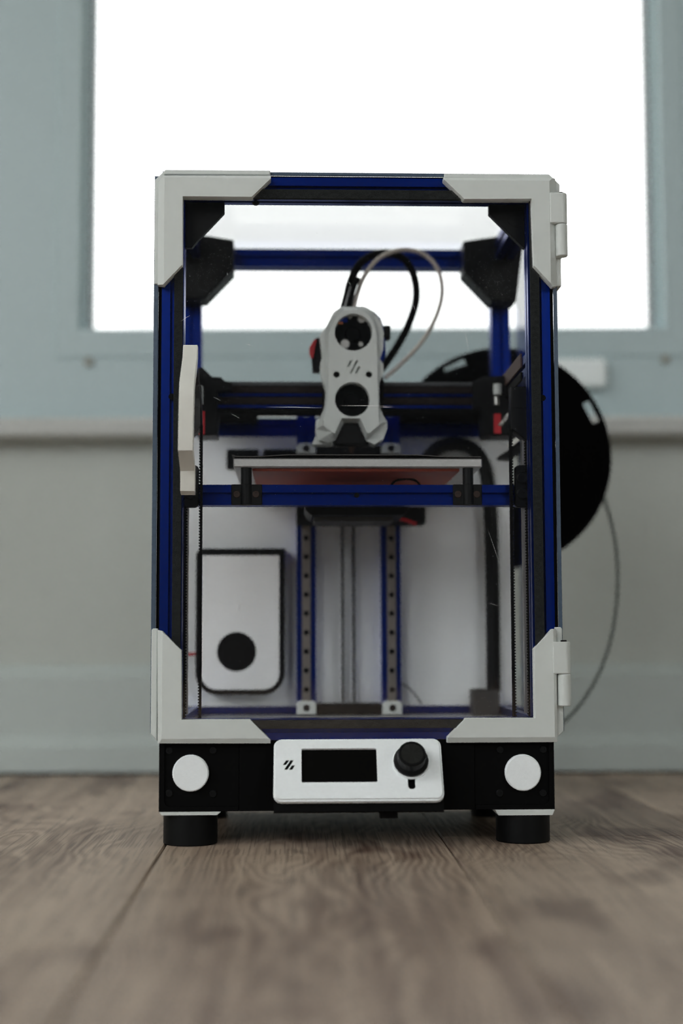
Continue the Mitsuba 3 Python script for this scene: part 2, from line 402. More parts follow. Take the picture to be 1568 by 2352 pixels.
for sx in (-1, 1):
    for d in (7.5, DR + 7.5):
        obj('frame_bar', tslot('z', ZB, ZT, sx * (XF - 7.5), d), BLUE, PR, smooth=False)
for z in (ZT - 7.5, ZB + 7.5):
    for d in (7.5, DR + 7.5):
        obj('frame_bar', tslot('x', -XI, XI, d, z), BLUE, PR, smooth=False)
    for sx in (-1, 1):
        obj('frame_bar', tslot('y', 15, DR, sx * (XF - 7.5), z), BLUE, PR, smooth=False)
labels[PR + '__frame_bar'] = {'label': 'blue anodised slotted bar'}
# small holes of the uprights
for px, py in ((394, 911), (1246, 914)):
    x, z = loc(px, py, 0)
    obj('access_hole', cyl((x, -0.15, z), 2.1, 0.6, 'y', 20), MATTE, PR)

# corner braces, black
bfl = P([(419, 452), (516, 452), (516, 493), (455, 557), (442, 573), (419, 573)], 15)
bfr = P([(1223, 456), (1120, 456), (1120, 496), (1198, 573), (1212, 578), (1223, 578)], 15)
brl = P([(421, 557), (452, 557), (539, 571), (539, 638), (475.5, 703), (421, 703)], DR)
brr = P([(1056, 574), (1146, 560), (1178, 560), (1190, 580), (1174, 708), (1119, 708), (1056, 643)], DR)
obj('corner_brace', bprism([(-XI, ZTI), *[q for q in bfl[1:-1]], (-XI, bfl[-1][1])], 10, 15, 0.4), BLACK, PR, label='black corner brace')
k = obj('corner_brace', bprism([(XI, ZTI), (XI, bfr[-1][1]), *bfr[-2:0:-1]], 10, 15, 0.4), BLACK, PR, label='black corner brace')
cx, cz = loc(1190, 492, 1)
obj('emblem', lathe([(6.0, 0), (6.6, 0), (6.6, 0.5), (6.0, 0.5), (6.0, 0)], (cx, 9.6, cz)), BLACK, k)
for a, b, c_ in ((-2.2, 0.6, 3.6), (0, -3.4, 3.4), (2.2, -3.6, -0.6)):
    obj('emblem', prism([(cx + a - 0.7 + 0.5 * b, cz + b), (cx + a + 0.7 + 0.5 * b, cz + b), (cx + a + 0.7 + 0.5 * c_, cz + c_), (cx + a - 0.7 + 0.5 * c_, cz + c_)], 9.6, 10.2), BLACK, k)
obj('corner_brace', bprism(brl, DR - 26, DR + 1, 1.0), BLACK, PR, label='black corner brace')
obj('corner_brace', bprism(brr, DR - 26, DR + 1, 1.0), BLACK, PR, label='black corner brace')

# panels: clear sides and top, white back, grey deck
pz0, pz1 = ZB + 6, ZT - 0.5
for sx in (-1, 1):
    x = sx * (XF + 3.7)
    pts = [[x, -1.5, pz0], [x, DR + 14, pz0], [x, DR + 14, pz1], [x, -1.5, pz1]]
    k = obj('side_panel', trimesh.Trimesh(pts, [[0, 1, 2], [0, 2, 3]]), 'mat_side_glass', PR, smooth=False, label='clear side panel')
    xa, xb = sorted((sx * (XF + 2.2), sx * (XF + (4.7 if sx > 0 else 5.2))))
    obj('panel_edge', cbox(xa, xb, -2.2, -0.6, pz0, pz1, 0.2), EDGE, k, label='blue grey cut edge of the clear panel')
    xa, xb = sorted((sx * XF, sx * (XF + 2.2)))
    obj('foam_seal', cbox(xa, xb, 0.3, 12, pz0, pz1, 0.2), MATTE, k, label='black foam strip')
k = obj('top_panel', trimesh.Trimesh([[-XF, 0, ZT + 3], [XF, 0, ZT + 3], [XF, DR + 14, ZT + 3], [-XF, DR + 14, ZT + 3]], [[0, 1, 2], [0, 2, 3]]), 'mat_top_glass', PR, smooth=False, label='clear top panel')
obj('panel_edge', cbox(-XF, XF, -1.6, 0.0, ZT + 1.0, ZT + 3.2, 0.2), EDGE, k, label='blue grey cut edge of the clear panel')
obj('foam_seal', cbox(-XF, XF, 0.3, 12, ZT - 0.1, ZT + 1.0, 0.2), MATTE, k)
zbp = loc(820, 1004, 179)[1]
obj('back_panel', cbox(-XF + 1, XF - 1, 178.2, 180.6, ZBI - 0.5, zbp, 0.3), BACKP, PR, label='white back panel')
obj('deck_panel', cbox(-XI - 4, XI + 4, 15.2, 179, ZBI - 9, ZBI - 7, 0.3), GREYP, PR, label='grey glossy floor plate of the chamber')
obj('frame_bar', tslot('x', -XI, XI, DR + 7.5, loc(820, 982.5, DR)[1]), BLUE, PR, smooth=False)

# white clips of side and top panels at the front corners
def plate_x(sx, x0, x1, pts):
    """Outline in depth, Z, swept in X."""
    m = tm(m3.CrossSection([Polygon(pts).exterior.coords[:-1] if Polygon(pts).exterior.is_ccw else Polygon(pts).exterior.coords[::-1][:-1]], m3.FillRule.EvenOdd).extrude(x1 - x0))
    q = m.vertices
    return trimesh.Trimesh(np.stack([q[:, 2] + x0, q[:, 0], q[:, 1]], 1), m.faces, process=False)
D_L = -4.0
for sx, top in ((-1, True), (1, True), (-1, False), (1, False)):
    if top:
        xo = loc(355 if sx < 0 else 1286.5, 540, D_L)[0]
        z0, z1 = loc(358, 652, D_L)[1] if sx < 0 else loc(1280, 657, D_L)[1], loc(380, 389.6 if sx < 0 else 393.6, D_L)[1]
        ch = 7.0
        xe = loc(620.5 if sx < 0 else 1020, 395, D_L)[0]
        xs = xo - sx * 6.5
        zs = z1 - 6.5
        clip = [(xo, z0), (xo, z1 - ch), (xo - sx * ch, z1), (xe, z1), (xe, z1 - 3), (xs, z1 - 3.2), (xs, z0)]
        m = bprism(clip, D_L, 10, 0.5)
        k = obj('panel_clip', m, WHITE, PR, label='white plastic corner clip')
        xa, xb = sorted((xo, xo - sx * 2.2))
        obj('side_wing', plate_x(sx, xa, xb, [(8, z0), (8, z1 - ch), (40, z1 - ch), (62, z1 - 24), (20, z0)]), WHITE, k)
        xa, xb = sorted((xe, xo - sx * ch))
        obj('top_wing', cbox(xa, xb, 8, 45, z1 - 2.4, z1, 0.4), WHITE, k)
    else:
        xo = loc(346.5 if sx < 0 else 1293, 1600, D_L)[0]
        z1, z0 = loc(350, 1443.5 if sx < 0 else 1443.0, D_L)[1], loc(356, 1702 if sx < 0 else 1700, D_L)[1]
        xs = loc(360.5 if sx < 0 else 1277, 1600, D_L)[0]
        cut = 3.5
        clip = [(xo, z1 - 1), (xo - sx * 1, z1), (xs, z1), (xs, z0), (xo - sx * 1.2, z0 + 0.5 + cut * 0.9), (xo, z0 + cut + 1)]
        k = obj('panel_clip', bprism(clip, D_L, 10, 0.5), WHITE, PR, label='white plastic corner clip')
        xa, xb = sorted((xo, xo - sx * 2.2))
        obj('side_wing', plate_x(sx, xa, xb, [(8, z1 - 1), (22, z1 - 1), (64, z1 - 52), (64, z0 + 6), (8, z0 + 6)]), WHITE, k)

# ---- door
DOOR = PR + '__door'
labels[DOOR] = {'label': 'clear hinged front door'}
GD = -5.0
gx0, gz1 = loc(372, 409, GD); gx1, gz0 = loc(1271, 1697, GD)
obj('glass', trimesh.Trimesh([[gx0, GD, gz0], [gx1, GD, gz0], [gx1, GD, gz1], [gx0, GD, gz1]], [[0, 1, 2], [0, 2, 3]]), GLASS, DOOR, smooth=False, label='clear acrylic sheet with dust and scratches')
tz = [loc(820, y, -2)[1] for y in (438, 459, 1653, 1672.5)]
tx = [loc(x, 1050, -2)[0] for x in (397.8, 417.2, 1222.5, 1243)]
obj('seal_strip', cbox(tx[0], tx[3], -4, -1, tz[1], tz[0], 0.2), FOAM, DOOR, label='black felt seal strip')
obj('seal_strip', cbox(tx[0], tx[3], -4, -1, tz[3], tz[2], 0.2), FOAM, DOOR, label='black felt seal strip')
obj('seal_strip', cbox(tx[0], tx[1], -4, -1, tz[2], tz[1], 0.2), FOAM, DOOR, label='black felt seal strip')
obj('seal_strip', cbox(tx[2], tx[3], -4, -1, tz[2], tz[1], 0.2), FOAM, DOOR, label='black felt seal strip')
LF = -10.0                                                         # front of the white door corners
ctl = P([(363, 400.5), (621.5, 400.5), (621.5, 410), (577.6, 452), (419.3, 450.5), (418.3, 607.5), (374.5, 653), (360.5, 651)], LF)
ctr = P([(1277, 406), (1019, 405), (1018.5, 411), (1066, 457), (1220.4, 456.5), (1226, 609.6), (1270.5, 657), (1279.5, 655)], LF)
cbl = P([(360.5, 1447), (371, 1449), (415.6, 1494), (416.2, 1653.5), (574, 1653.5), (620.6, 1700), (620.6, 1708), (361, 1708)], LF)
cbr = P([(1278, 1444.5), (1269, 1444.7), (1227, 1490.7), (1229.3, 1650), (1070.8, 1650), (1027.5, 1694), (1027.5, 1706.5), (1281, 1705)], LF)
def corner(pts, planes):
    m = prism(pts, LF, -1.0)
    for n, p in planes:
        n = np.array(n, float) / np.linalg.norm(n)
        m = m.trim_by_plane((-n).tolist(), float(-np.dot(n, p)))
    return m
# planes: keep the side away from n; bevels at the outer edges of the front
xl_t, zt_t = loc(377, 500, LF)[0], loc(500, 408.5, LF)[1]
corner_keys = []
corner_keys.append(obj('corner', corner(ctl, [((-1, -1.1, 0), (xl_t, LF, 0)), ((0, -1.0, 1), (0, LF, zt_t)), ((-1, 0, 1), (loc(369, 399, LF)[0] + 1.2, 0, loc(369, 399, LF)[1] - 1.2))]), WHITE, DOOR, label='white bevelled corner piece', smooth=15))
xr_t, zt_t = loc(1262.5, 500, LF)[0], loc(1100, 414, LF)[1]
corner_keys.append(obj('corner', corner(ctr, [((1, -1.1, 0), (xr_t, LF, 0)), ((0, -1.0, 1), (0, LF, zt_t))]), WHITE, DOOR, label='white bevelled corner piece', smooth=15))
xl_b, zb_b = loc(372, 1600, LF)[0], loc(500, 1696.8, LF)[1]
corner_keys.append(obj('corner', corner(cbl, [((-1, -1.1, 0), (xl_b, LF, 0)), ((0, -1.6, -1), (0, LF, zb_b))]), WHITE, DOOR, label='white bevelled corner piece', smooth=15))
xr_b, zb_b = loc(1272.5, 1600, LF)[0], loc(1100, 1693.8, LF)[1]
corner_keys.append(obj('corner', corner(cbr, [((1, -1.1, 0), (xr_b, LF, 0)), ((0, -1.6, -1), (0, LF, zb_b))]), WHITE, DOOR, label='white bevelled corner piece', smooth=15))
# hinges
for xa, xm, xb, ya, ym, yb in ((1262.5, 1277.5, 1305.5, 441.5, 512, 586), (1269, 1283, 1314, 1474, 1548, 1622)):
    d = -7.0
    X0, Z1 = loc(xa, ya, d - 4); Xm, Zm = loc(xm, ym, d - 4); X1, Z0 = loc(xb, yb, d - 4)
    r = (X1 - Xm) / 2
    up = man(cyl((X1 - r, d, Zm + 0.15), r, Z1 - Zm - 0.15, 'z', 40, 0.5)) + man(cbox(X0, X1 - r, d - r, d + 2, Zm + 0.15, Z1, 0.5))
    k = obj('hinge_leaf', up, WHITE, DOOR, label='white hinge barrel fixed to the door')
    low = man(cyl((X1 - r, d, Z0), r, Zm - Z0 - 0.15, 'z', 40, 0.5)) + man(cbox(X1 - 2 * r, X1 - r + 1, d, d + 14, Z0, Zm - 0.15, 0.5))
    obj('hinge_knuckle', low, WHITE, DOOR, label='white hinge barrel fixed to the frame')
    obj('hinge_screw', cyl((X1 - r, d, Z1 - 0.2), 2.1, 1.3, 'z', 24, 0.5), BLACK, DOOR, label='black screw head')
# handle: bowed bar, profile in depth and Z swept in X
hx0, hx1 = loc(422, 800, -7)[0], loc(454.5, 800, -7)[0]
hz = [loc(435, y, dd)[1] for y, dd in ((795, -9), (818, -12), (877, -38), (1034, -38), (1100, -16), (1128, -12), (1136, -7))]
prof = [(-5.5, hz[0]), (-13, hz[0]), (-16, hz[0] - 9), (-37, hz[2]), (-38.5, (hz[2] * 3 + hz[3]) / 4), (-38.5, (hz[2] + hz[3] * 3) / 4), (-37, hz[3]), (-16, hz[5] + 13), (-13, hz[5]), (-5.5, hz[5] - 2),
        (-5.5, hz[5] + 7), (-10, hz[5] + 16), (-27, hz[3] + 2), (-28.5, (hz[2] + hz[3]) / 2), (-27, hz[2] - 2), (-10, hz[0] - 16), (-5.5, hz[0] - 8)]
hm = plate_x(0, hx0, hx1, prof)
hm.vertices[:, 0] += 1.3 * (hm.vertices[:, 2] - hz[0]) / (hz[0] - hz[5])     # it sits a touch askew
obj('handle', hm, IVORY, DOOR, label='white bowed pull handle', smooth=40)
# dust and scratches lying on the sheet
def flecks(n, box_, s0, s1, dens=None):
    V, F = [], []
    for _ in range(n):
        px, py = rng.uniform(box_[0], box_[2]), rng.uniform(box_[1], box_[3])
        if dens and rng.random() > dens(px, py):
            continue
        x, z = loc(px, py, GD); s = rng.uniform(s0, s1); a = rng.uniform(0, 6.28); b = len(V)
        for q in range(5):
            t = a + q * 1.2566; rr = s * rng.uniform(0.6, 1.2)
            V.append((x + rr * math.cos(t), GD - 0.06, z + rr * math.sin(t)))
        F += [(b, b + 1, b + 2), (b, b + 2, b + 3), (b, b + 3, b + 4)]
    return V, F
def blob(cx_, cy_, r):
    return lambda x, y: math.exp(-((x - cx_) ** 2 + (y - cy_) ** 2) / r ** 2)
VV, FF = [], []
def join(vf):
    b = len(VV); VV.extend(vf[0]); FF.extend([tuple(i + b for i in f) for f in vf[1]])
join(flecks(420, (425, 470, 1215, 1640), 0.07, 0.16))
join(flecks(26, (425, 470, 1215, 1100), 0.14, 0.26))
for bx, r, n in (((430, 555, 560, 720), 60, 1700), ((640, 560, 780, 640), 40, 500), ((1060, 570, 1200, 760), 62, 2400), ((430, 660, 480, 880), 50, 300), ((1120, 700, 1200, 880), 45, 500), ((500, 850, 620, 1000), 60, 250), ((930, 1600, 1180, 1640), 90, 160)):
    join(flecks(n, bx, 0.045, 0.085, blob((bx[0] + bx[2]) / 2, (bx[1] + bx[3]) / 2, r)))
obj('dust', trimesh.Trimesh(VV, FF, process=False), DUST, DOOR, kind='stuff', label='dust specks on the clear door', smooth=False)
def scratch(x0, y0, x1, y1, w=0.10):
    a, b = loc(x0, y0, GD), loc(x1, y1, GD)
    t = np.array([b[0] - a[0], b[1] - a[1]]); n = np.array([-t[1], t[0]]) / np.linalg.norm(t) * w
    mid = ((a[0] + b[0]) / 2 + n[0] * 1.5, (a[1] + b[1]) / 2 + n[1] * 1.5)
    pts = [(a[0], a[1]), (mid[0] + n[0], mid[1] + n[1]), (b[0], b[1]), (mid[0] - n[0], mid[1] - n[1])]
    return trimesh.Trimesh([(x, GD - 0.07, z) for x, z in pts], [[0, 3, 2], [0, 2, 1]], process=False)
for s in ((415, 738, 437, 724), (797, 645, 806, 655), (946, 696, 954, 714), (957, 722, 963, 742), (610, 935, 745, 937), (776, 932, 905, 933), (1066, 755, 1077, 810), (521, 625, 522, 634), (1048, 640, 1055, 636), (490, 912, 508, 921), (530, 950, 552, 962), (866, 905, 872, 898), (1118, 1210, 1150, 1305), (563, 790, 582, 795), (870, 936, 902, 936), (1117, 1384, 1148, 1393)):
    obj('scratch', scratch(*s, w=0.05 if s[1] > 1000 else 0.10 if s[1] < 930 or s[1] > 940 else 0.16), DUST, DOOR, smooth=False)

# ---- base
BASE = PR + '__base'
labels[BASE] = {'label': 'black base skirt'}
DB = -2.0
bx0, bz1 = loc(365.5, 1700, DB); bx1, bz0 = loc(1274, 1858.5, DB)
s1x, s2x = loc(548.5, 1780, DB)[0], loc(1090.5, 1780, DB)[0]
bz1 = ZB + 1.0
def rrect(x0, z0, x1, z1, r, n=8):
    return sbox(x0 + r, z0 + r, x1 - r, z1 - r).buffer(r, quad_segs=n)
for x0, x1, sx in ((bx0, s1x - 0.12, -1), (s2x + 0.12, bx1, 1)):
    rec = rrect(x0 + (3.5 if sx < 0 else -20), bz0 + 3.2, x1 - (3.5 if sx > 0 else -20), bz1 + 20, 4)
    m = man(bprism([(x0, bz0), (x1, bz0), (x1, bz1), (x0, bz1)], DB, 10, 0.35)) - prism(rec, DB - 1, DB + 1.6)
    k = obj('corner_skirt', m, PANELB, BASE)
    ccx, ccz = loc(437.3 if sx < 0 else 1201, 1776 if sx < 0 else 1774.7, DB - 2.5)
    obj('round_button', cyl((ccx, DB + 1.8, ccz), 11.9, 5.0, '-y', 72, 0.7), WHITE2, BASE, label='white round plug')
    for px, py in (((388, 1724.5), (489, 1723.5), (388, 1823), (489, 1824)) if sx < 0 else ((1148.4, 1722), (1248, 1722), (1148, 1822.5), (1248, 1822))):
        x, z = loc(px, py, DB)
        m = man(cyl((x, DB + 1.8, z), 2.6, 1.3, '-y', 24, 0.5)) - man(cyl((x, DB + 1.0, z), 1.25, 2.0, '-y', 6))
        obj('screw', m, BLACK, BASE, label='black socket screw')
obj('centre_skirt', bprism([(s1x + 0.12, bz0), (s2x - 0.12, bz0), (s2x - 0.12, bz1), (s1x + 0.12, bz1)], DB, 10, 0.35), PANELB, BASE)
for sx in (-1, 1):
    xa, xb = sorted((bx0 if sx < 0 else bx1, (bx0 + 2) if sx < 0 else (bx1 - 2)))
    obj('side_skirt', cbox(xa, xb, 10.2, DR + 14, bz0, bz1, 0.3), PANELB, BASE)
obj('bottom_plate', cbox(bx0 + 2.2, bx1 - 2.2, 11, DR + 12, bz0 + 2, bz0 + 5, 0.3), PANELB, BASE)
obj('rear_skirt', cbox(bx0, bx1, DR + 14.2, DR + 16, bz0, bz1, 0.3), PANELB, BASE)
# feet
for d in (0, 140.0):
    for sx in (-1, 1):
        xa, za = loc(365.5 if sx < 0 else 1137, 1859.3, DB); xb, zb = loc(505 if sx < 0 else 1274, 1872, DB)
        q = [(xa, bz0 - 0.1), (xa + 1.6, zb), (xb - 2.0, zb), (xb + 0.6, bz0 - 0.1)] if sx < 0 else [(xa, bz0 - 0.1), (xa + 2.2, zb), (xb - 1.6, zb), (xb, bz0 - 0.1)]
        cap_ = prism(q[::-1] if not Polygon(q).exterior.is_ccw else q, DB + d, DB + 40 + d)
        k = obj('foot', cyl(((loc(437.7, 1900, 18)[0] if sx < 0 else loc(1199.5, 1900, 18)[0]), 17 + d, 0.1), 18.1, zb, 'z', 64, 0.6), BLACK, PR, label='round black rubber foot')
        obj('foot_cap', cap_, WHITE, k, label='white wedge cap')

# ---- display unit: tilted face
DISP = PR + '__display_unit'
labels[DISP] = {'label': 'tilted control panel'}
d_top, d_bot = -9.0, -33.0
zt_ = loc(820, 1695.5, d_top)[1]; zb_ = loc(820, 1838, d_bot)[1]
pt = np.array([0, d_top, zt_]); sl = np.array([0, d_bot - d_top, zb_ - zt_]); SL = np.linalg.norm(sl); sl /= SL
nrm = np.cross(sl, [1, 0, 0]); nrm = nrm if nrm[1] < 0 else -nrm       # out of the face, towards the room and up
def face(px, py):
    q = hit(px, py, pt, nrm) - pt
    return float(q[0]), -float(np.dot(q, sl))
def on_face(mesh, lift=0.0):
    """Mesh made as X, depth, Z upright: depth becomes the face's inward normal, Z its upward slope."""
    m = tm(mesh); q = np.asarray(m.vertices)
    w = pt + q[:, :1] * np.array([[1.0, 0, 0]]) + (q[:, 1:2] - lift) * (-nrm)[None] + q[:, 2:3] * (-sl)[None]
    return trimesh.Trimesh(w, m.faces, process=False)
fx0, fx1 = face(628, 1770)[0], face(1016.5, 1770)[0]
outline = rrect(fx0, -SL, fx1, 0, 5.5)
a, b = face(692, 1719.5), face(867, 1796)
win_ = rrect(a[0], b[1], b[0], a[1], 0.9)
slash = []
def para(p4):
    return Polygon([face(x, y) for x, y in p4])
slash = [para([(657, 1746), (664, 1746), (656.5, 1757), (649, 1757)]), para([(667, 1746), (674.5, 1746), (659.5, 1768), (652, 1768)]), para([(670, 1757.5), (677.5, 1757.5), (671, 1768), (663.5, 1768)])]
ka, kb = face(934.5, 1760), face(955, 1812.5)
slot = rrect(ka[0], kb[1], kb[0], ka[1] + 4, (kb[0] - ka[0]) / 2 - 0.01)
plate = man(bprism(outline, 0, 4.2, 1.3, 1.3))
for c_ in [win_, *slash, slot]:
    plate = plate - prism(c_, -1, 6)
obj('faceplate', on_face(plate), WHITE2, DISP, label='white panel with rounded corners')
obj('screen', on_face(cbox(a[0] - 1, b[0] + 1, 2.0, 3.2, b[1] - 1, a[1] + 1, 0.1)), SCREEN, DISP, label='blank black screen')
for q in slash:
    obj('logo_mark', on_face(prism(q.buffer(-0.02), 0.6, 1.6)), SCREEN, DISP, label='black slanted bars of the emblem')
obj('backing', on_face(cbox(fx0 + 3, fx1 - 3, 4.3, 5.5, -SL + 3, -3, 0.1)), MATTE, DISP)
# housing below and behind the plate
hb = loc(820, 1867, d_bot + 4)[1]
e0 = pt - nrm * 5.6; e1 = pt + sl * (SL - 0.4) - nrm * 5.6
hp = [(DB - 0.2, hb), (DB - 0.2, e0[2] - 1), (e0[1], e0[2] - 1), (e1[1], e1[2]), (e1[1] - 2.2, hb + 1.0), (e1[1] - 1.2, hb)]
obj('housing', plate_x(0, fx0 + 0.2, fx1 - 0.2, hp), PANELB, DISP, label='black housing', smooth=False)
rim = man(bprism(rrect(fx0 + 0.25, -SL + 0.3, fx1 - 0.25, -0.3, 5.3), 4.2, 8, 0.2)) - prism(rrect(fx0 + 2.6, -SL + 2.8, fx1 - 2.6, -2.8, 3.0), 3, 9)
obj('rim', on_face(rim), PANELB, DISP)
# knob
kx, kz = face(943.0, 1752)
def up_face(profile):
    m = trimesh.creation.revolve(np.array(profile, float), sections=72)
    q = m.vertices
    m.vertices = np.stack([q[:, 0] + kx, -q[:, 2], q[:, 1] + kz], 1)
    return m
kn = obj('knob', on_face(up_face([(0, 1.8), (10.6, 1.8), (11.3, 2.3), (11.3, 3.6), (10.4, 4.6), (9.3, 5.8), (9.0, 12.2), (8.4, 13.0), (7.6, 13.0), (7.3, 12.6), (0, 12.6)])), BLACK, DISP, label='black rotary knob')
obj('knob_ring', on_face(up_face([(0, 0.0), (12.0, 0.0), (12.0, 1.4), (11.6, 1.75), (0, 1.75)])), WHITE2, DISP, label='white ring under the knob')
def spun(p, n, uv):
    q = (p - mi.Point3f(*KC))
    x, y = dr.dot(q, mi.Vector3f(1, 0, 0)), dr.dot(q, mi.Vector3f(*KS))
    an = dr.atan2(y, x)
    return mi.Color3f(0.035, 0.037, 0.037) * (0.8 + 0.4 * mikit.noise(an * 9, 1.5))
_top = pt + np.array([kx, 0, 0]) - sl * kz + nrm * 12.6
KC = (_top @ (TO_LOCAL / 1e6) + ORIGIN).tolist(); KS = (sl @ (TO_LOCAL / 1e6) * 1000).tolist()
scene['mat_spun'] = {'type': 'twosided', 'bsdf': {'type': 'principled', 'base_color': mikit.proc(spun), 'roughness': 0.3, 'metallic': 0.8, 'anisotropic': 0.6}}
obj('knob_top', on_face(up_face([(0, 12.55), (7.2, 12.55), (7.2, 12.75), (0, 12.75)])), 'mat_spun', DISP, label='spun metal cap of the knob')
# ribbed dial under the housing
xa, xb = loc(872, 1870, -20)[0], loc(913.5, 1870, -20)[0]; za = loc(890, 1880.5, -20)[1]
ribs = [cbox(xa, xb, -19, -9, za, hb - 0.1, 0.3)] + [cbox(xa + i * (xb - xa) / 11 + 0.2, xa + (i + 0.55) * (xb - xa) / 11 + 0.2, -19.5, -18.8, za + 0.3, hb - 0.2, 0.15) for i in range(11)]
obj('ribbed_dial', trimesh.util.concatenate(ribs), BLACK, DISP, smooth=False, label='black ribbed dial')

# ---- bed
BED = PR + '__bed'
labels[BED] = {'label': 'heated bed on a blue cross bar'}
DP = 17.0
px0, pz_t = loc(535.5, 1052.5, DP); px1, pz_b = loc(1107, 1073.5, DP)
obj('plate', cbox(px0, px1, DP, 176, pz_b, pz_t, 0.7), ALU, BED, label='thick silvery aluminium plate')
hx_0, hz_t = loc(579, 1074.5, DP + 8); hx_1, _ = loc(1054.5, 1074.5, DP + 8)
obj('heater', cbox(hx_0, hx_1, DP + 8, 166, pz_b - 1.9, pz_b - 0.05, 0.2), SILICONE, BED, label='red silicone heater mat')
DBR = 22.0
zr1, zr0 = loc(820, 1113.5, DBR)[1], loc(820, 1160.5, DBR)[1]
sb = zr1 - zr0
xr0, xr1 = loc(425, 1137, DBR)[0], loc(1190, 1137, DBR)[0]
obj('cross_bar', tslot('x', xr0, xr1, DBR + sb / 2, (zr0 + zr1) / 2, sb), BLUE, BED, smooth=False, label='blue slotted cross bar')
hx, hz_ = loc(819, 1137.5, DBR)
obj('access_hole', cyl((hx, DBR - 0.1, hz_), 1.7, 0.6, 'y', 18), MATTE, BED)
for x0, x1, p0, p1, b0, b1 in ((531, 601.5, 553, 578, 543.5, 587.5), (1040, 1107, 1062, 1086, 1051.5, 1094.5)):
    X0, Z1 = loc(x0, 1112.5, DBR - 2); X1, Z0 = loc(x1, 1160, DBR - 2)
    c0, c1 = loc(p0, 1100, DBR)[0], loc(p1, 1100, DBR)[0]
    rr = (c1 - c0) / 2
    m = man(cbox(X0, X1, DBR - 2, DBR - 0.1, Z0, Z1, 0.5)) + man(cyl(((c0 + c1) / 2, DBR - 0.6, Z0), rr + 0.3, Z1 - Z0, 'z', 32, 0.3))
    k = obj('post_bracket', m, BLACK, BED, label='black bracket')
    obj('post', cyl(((c0 + c1) / 2, DBR - 0.6, Z1 - 0.5), rr, pz_b - Z1 + 0.4, 'z', 32), BLACK, BED, label='black round standoff')
    for b in (b0, b1):
        x, z = loc(b, 1135.5, DBR - 2)
        m = man(cyl((x, DBR - 1.9, z), 2.5, 1.1, '-y', 24, 0.4)) - man(cyl((x, DBR - 2.2, z), 1.3, 1.6, '-y', 6))
        obj('bolt', m, BRASS, BED, label='bronze tinted socket bolt')
# front carriages of the bed: plates with two bolts
for sx in (-1, 1):
    x0, x1 = (417, 456) if sx < 0 else (1181, 1217.5)
    X0, Z1 = loc(x0, 1069, 19); X1, Z0 = loc(x1, 1166, 19)
    obj('carriage', bprism(rrect(X0, Z0, X1, Z1, 3.0), 17.5, 22, 0.6), BLACK, BED, label='black carriage plate')
    for py in (1098, 1134):
        x, z = loc(437 if sx < 0 else 1199, py, 17)
        m = man(cyl((x, 17.6, z), 4.2, 2.2, '-y', 28, 0.9)) - man(cyl((x, 16.4, z), 1.6, 2.0, '-y', 6))
        obj('bolt', m, BLACK, BED, label='black dome head bolt')
    xa, xb = sorted(((XI - 3.6) * sx, (XI - 0.1) * sx))
    z1, z0 = loc(1219, 1085, 18)[1], loc(1219, 1152, 18)[1]
    obj('rail_block', cbox(xa, xb, 18, 28, z0, z1, 0.3), STEEL, BED, label='steel rail block')
# tray under the bar, rear carriage, wires
tr = P([(699, 1160), (938, 1160), (938, 1171), (926, 1184), (716, 1184), (703, 1172)][::-1], 45)
obj('tray', bprism(tr, 45, 110, 0.8), BLACK, BED, label='black tray with cut corners')
x0, z1 = loc(720, 1184, 60); x1, z0 = loc(904, 1198, 60)
obj('tray_base', cbox(x0, x1, 58, 105, z0, z1 + 0.5, 0.8), mat('mat_dark_grey', (0.03, 0.03, 0.031), 0.6), BED, label='dark grey block')
x0, z1 = loc(680, 1164, 140); x1, z0 = loc(977, 1205, 140)
obj('rear_carriage', cbox(x0, x1, 138, 157, z0, z1, 1.2), BLACK, BED, label='black rear carriage')
obj('cable', tube(spline([(*loc(893, 1122, 70)[:1], 70, loc(893, 1122, 70)[1])] + [(loc(x, y, 70)[0], 70, loc(x, y, 70)[1]) for x, y in ((905, 1107), (920, 1101.5), (940, 1100.5), (957, 1106), (968, 1120))]), 0.9), MATTE, BED, label='black cable')
obj('cable', tube([(loc(903, 1187, 128)[0], 128, loc(903, 1187, 128)[1]), (loc(930, 1194, 128)[0], 128, loc(930, 1194, 128)[1]), (loc(956, 1204, 128)[0], 128, loc(956, 1204, 128)[1])], 1.5), RED, BED, label='red wire')

# ---- drive belts and idlers at the front
BD0, BD1 = 15.5, 21.5
for pxs, side, ytop in ((421.5, 1, 1165), (463, -1, 975), (1174.5, 1, 975), (1216, -1, 1005)):
    x, _ = loc(pxs, 1300, BD0)
    z0, z1 = ZBI - 6, loc(pxs, ytop, BD0)[1]
    obj('lift_belt', belt(x, z0, z1, BD0, BD1, side), MATTE, PR, smooth=False, label='black toothed belt')
for sx in (-1, 1):
    a = [(1221.5, 888), (1173.5, 888), (1172.5, 986), (1180, 990), (1221.5, 1023)]
    b = [(419, 885), (461, 885), (463, 975), (452, 992), (419, 1020)]
    q = P(a if sx > 0 else b, 14)
    q = q if Polygon(q).exterior.is_ccw else q[::-1]
    m = man(bprism(q, 14, 26, 0.9)) - man(cbox(-200, 200, 13, 14.7, loc(1200, 938.6, 14)[1], loc(1200, 936.8, 14)[1], 0.01))
    obj('idler_bracket', m, BLACK, PR, label='black slanted idler bracket')
    xa, xb = sorted((sx * (XI - 2.5), sx * (XI - 0.1)))
    obj('front_rail', cbox(xa, xb, 20, 27, ZBI + 2, loc(1219, 1006, 20)[1], 0.3), STEEL, PR, label='slim steel rail')

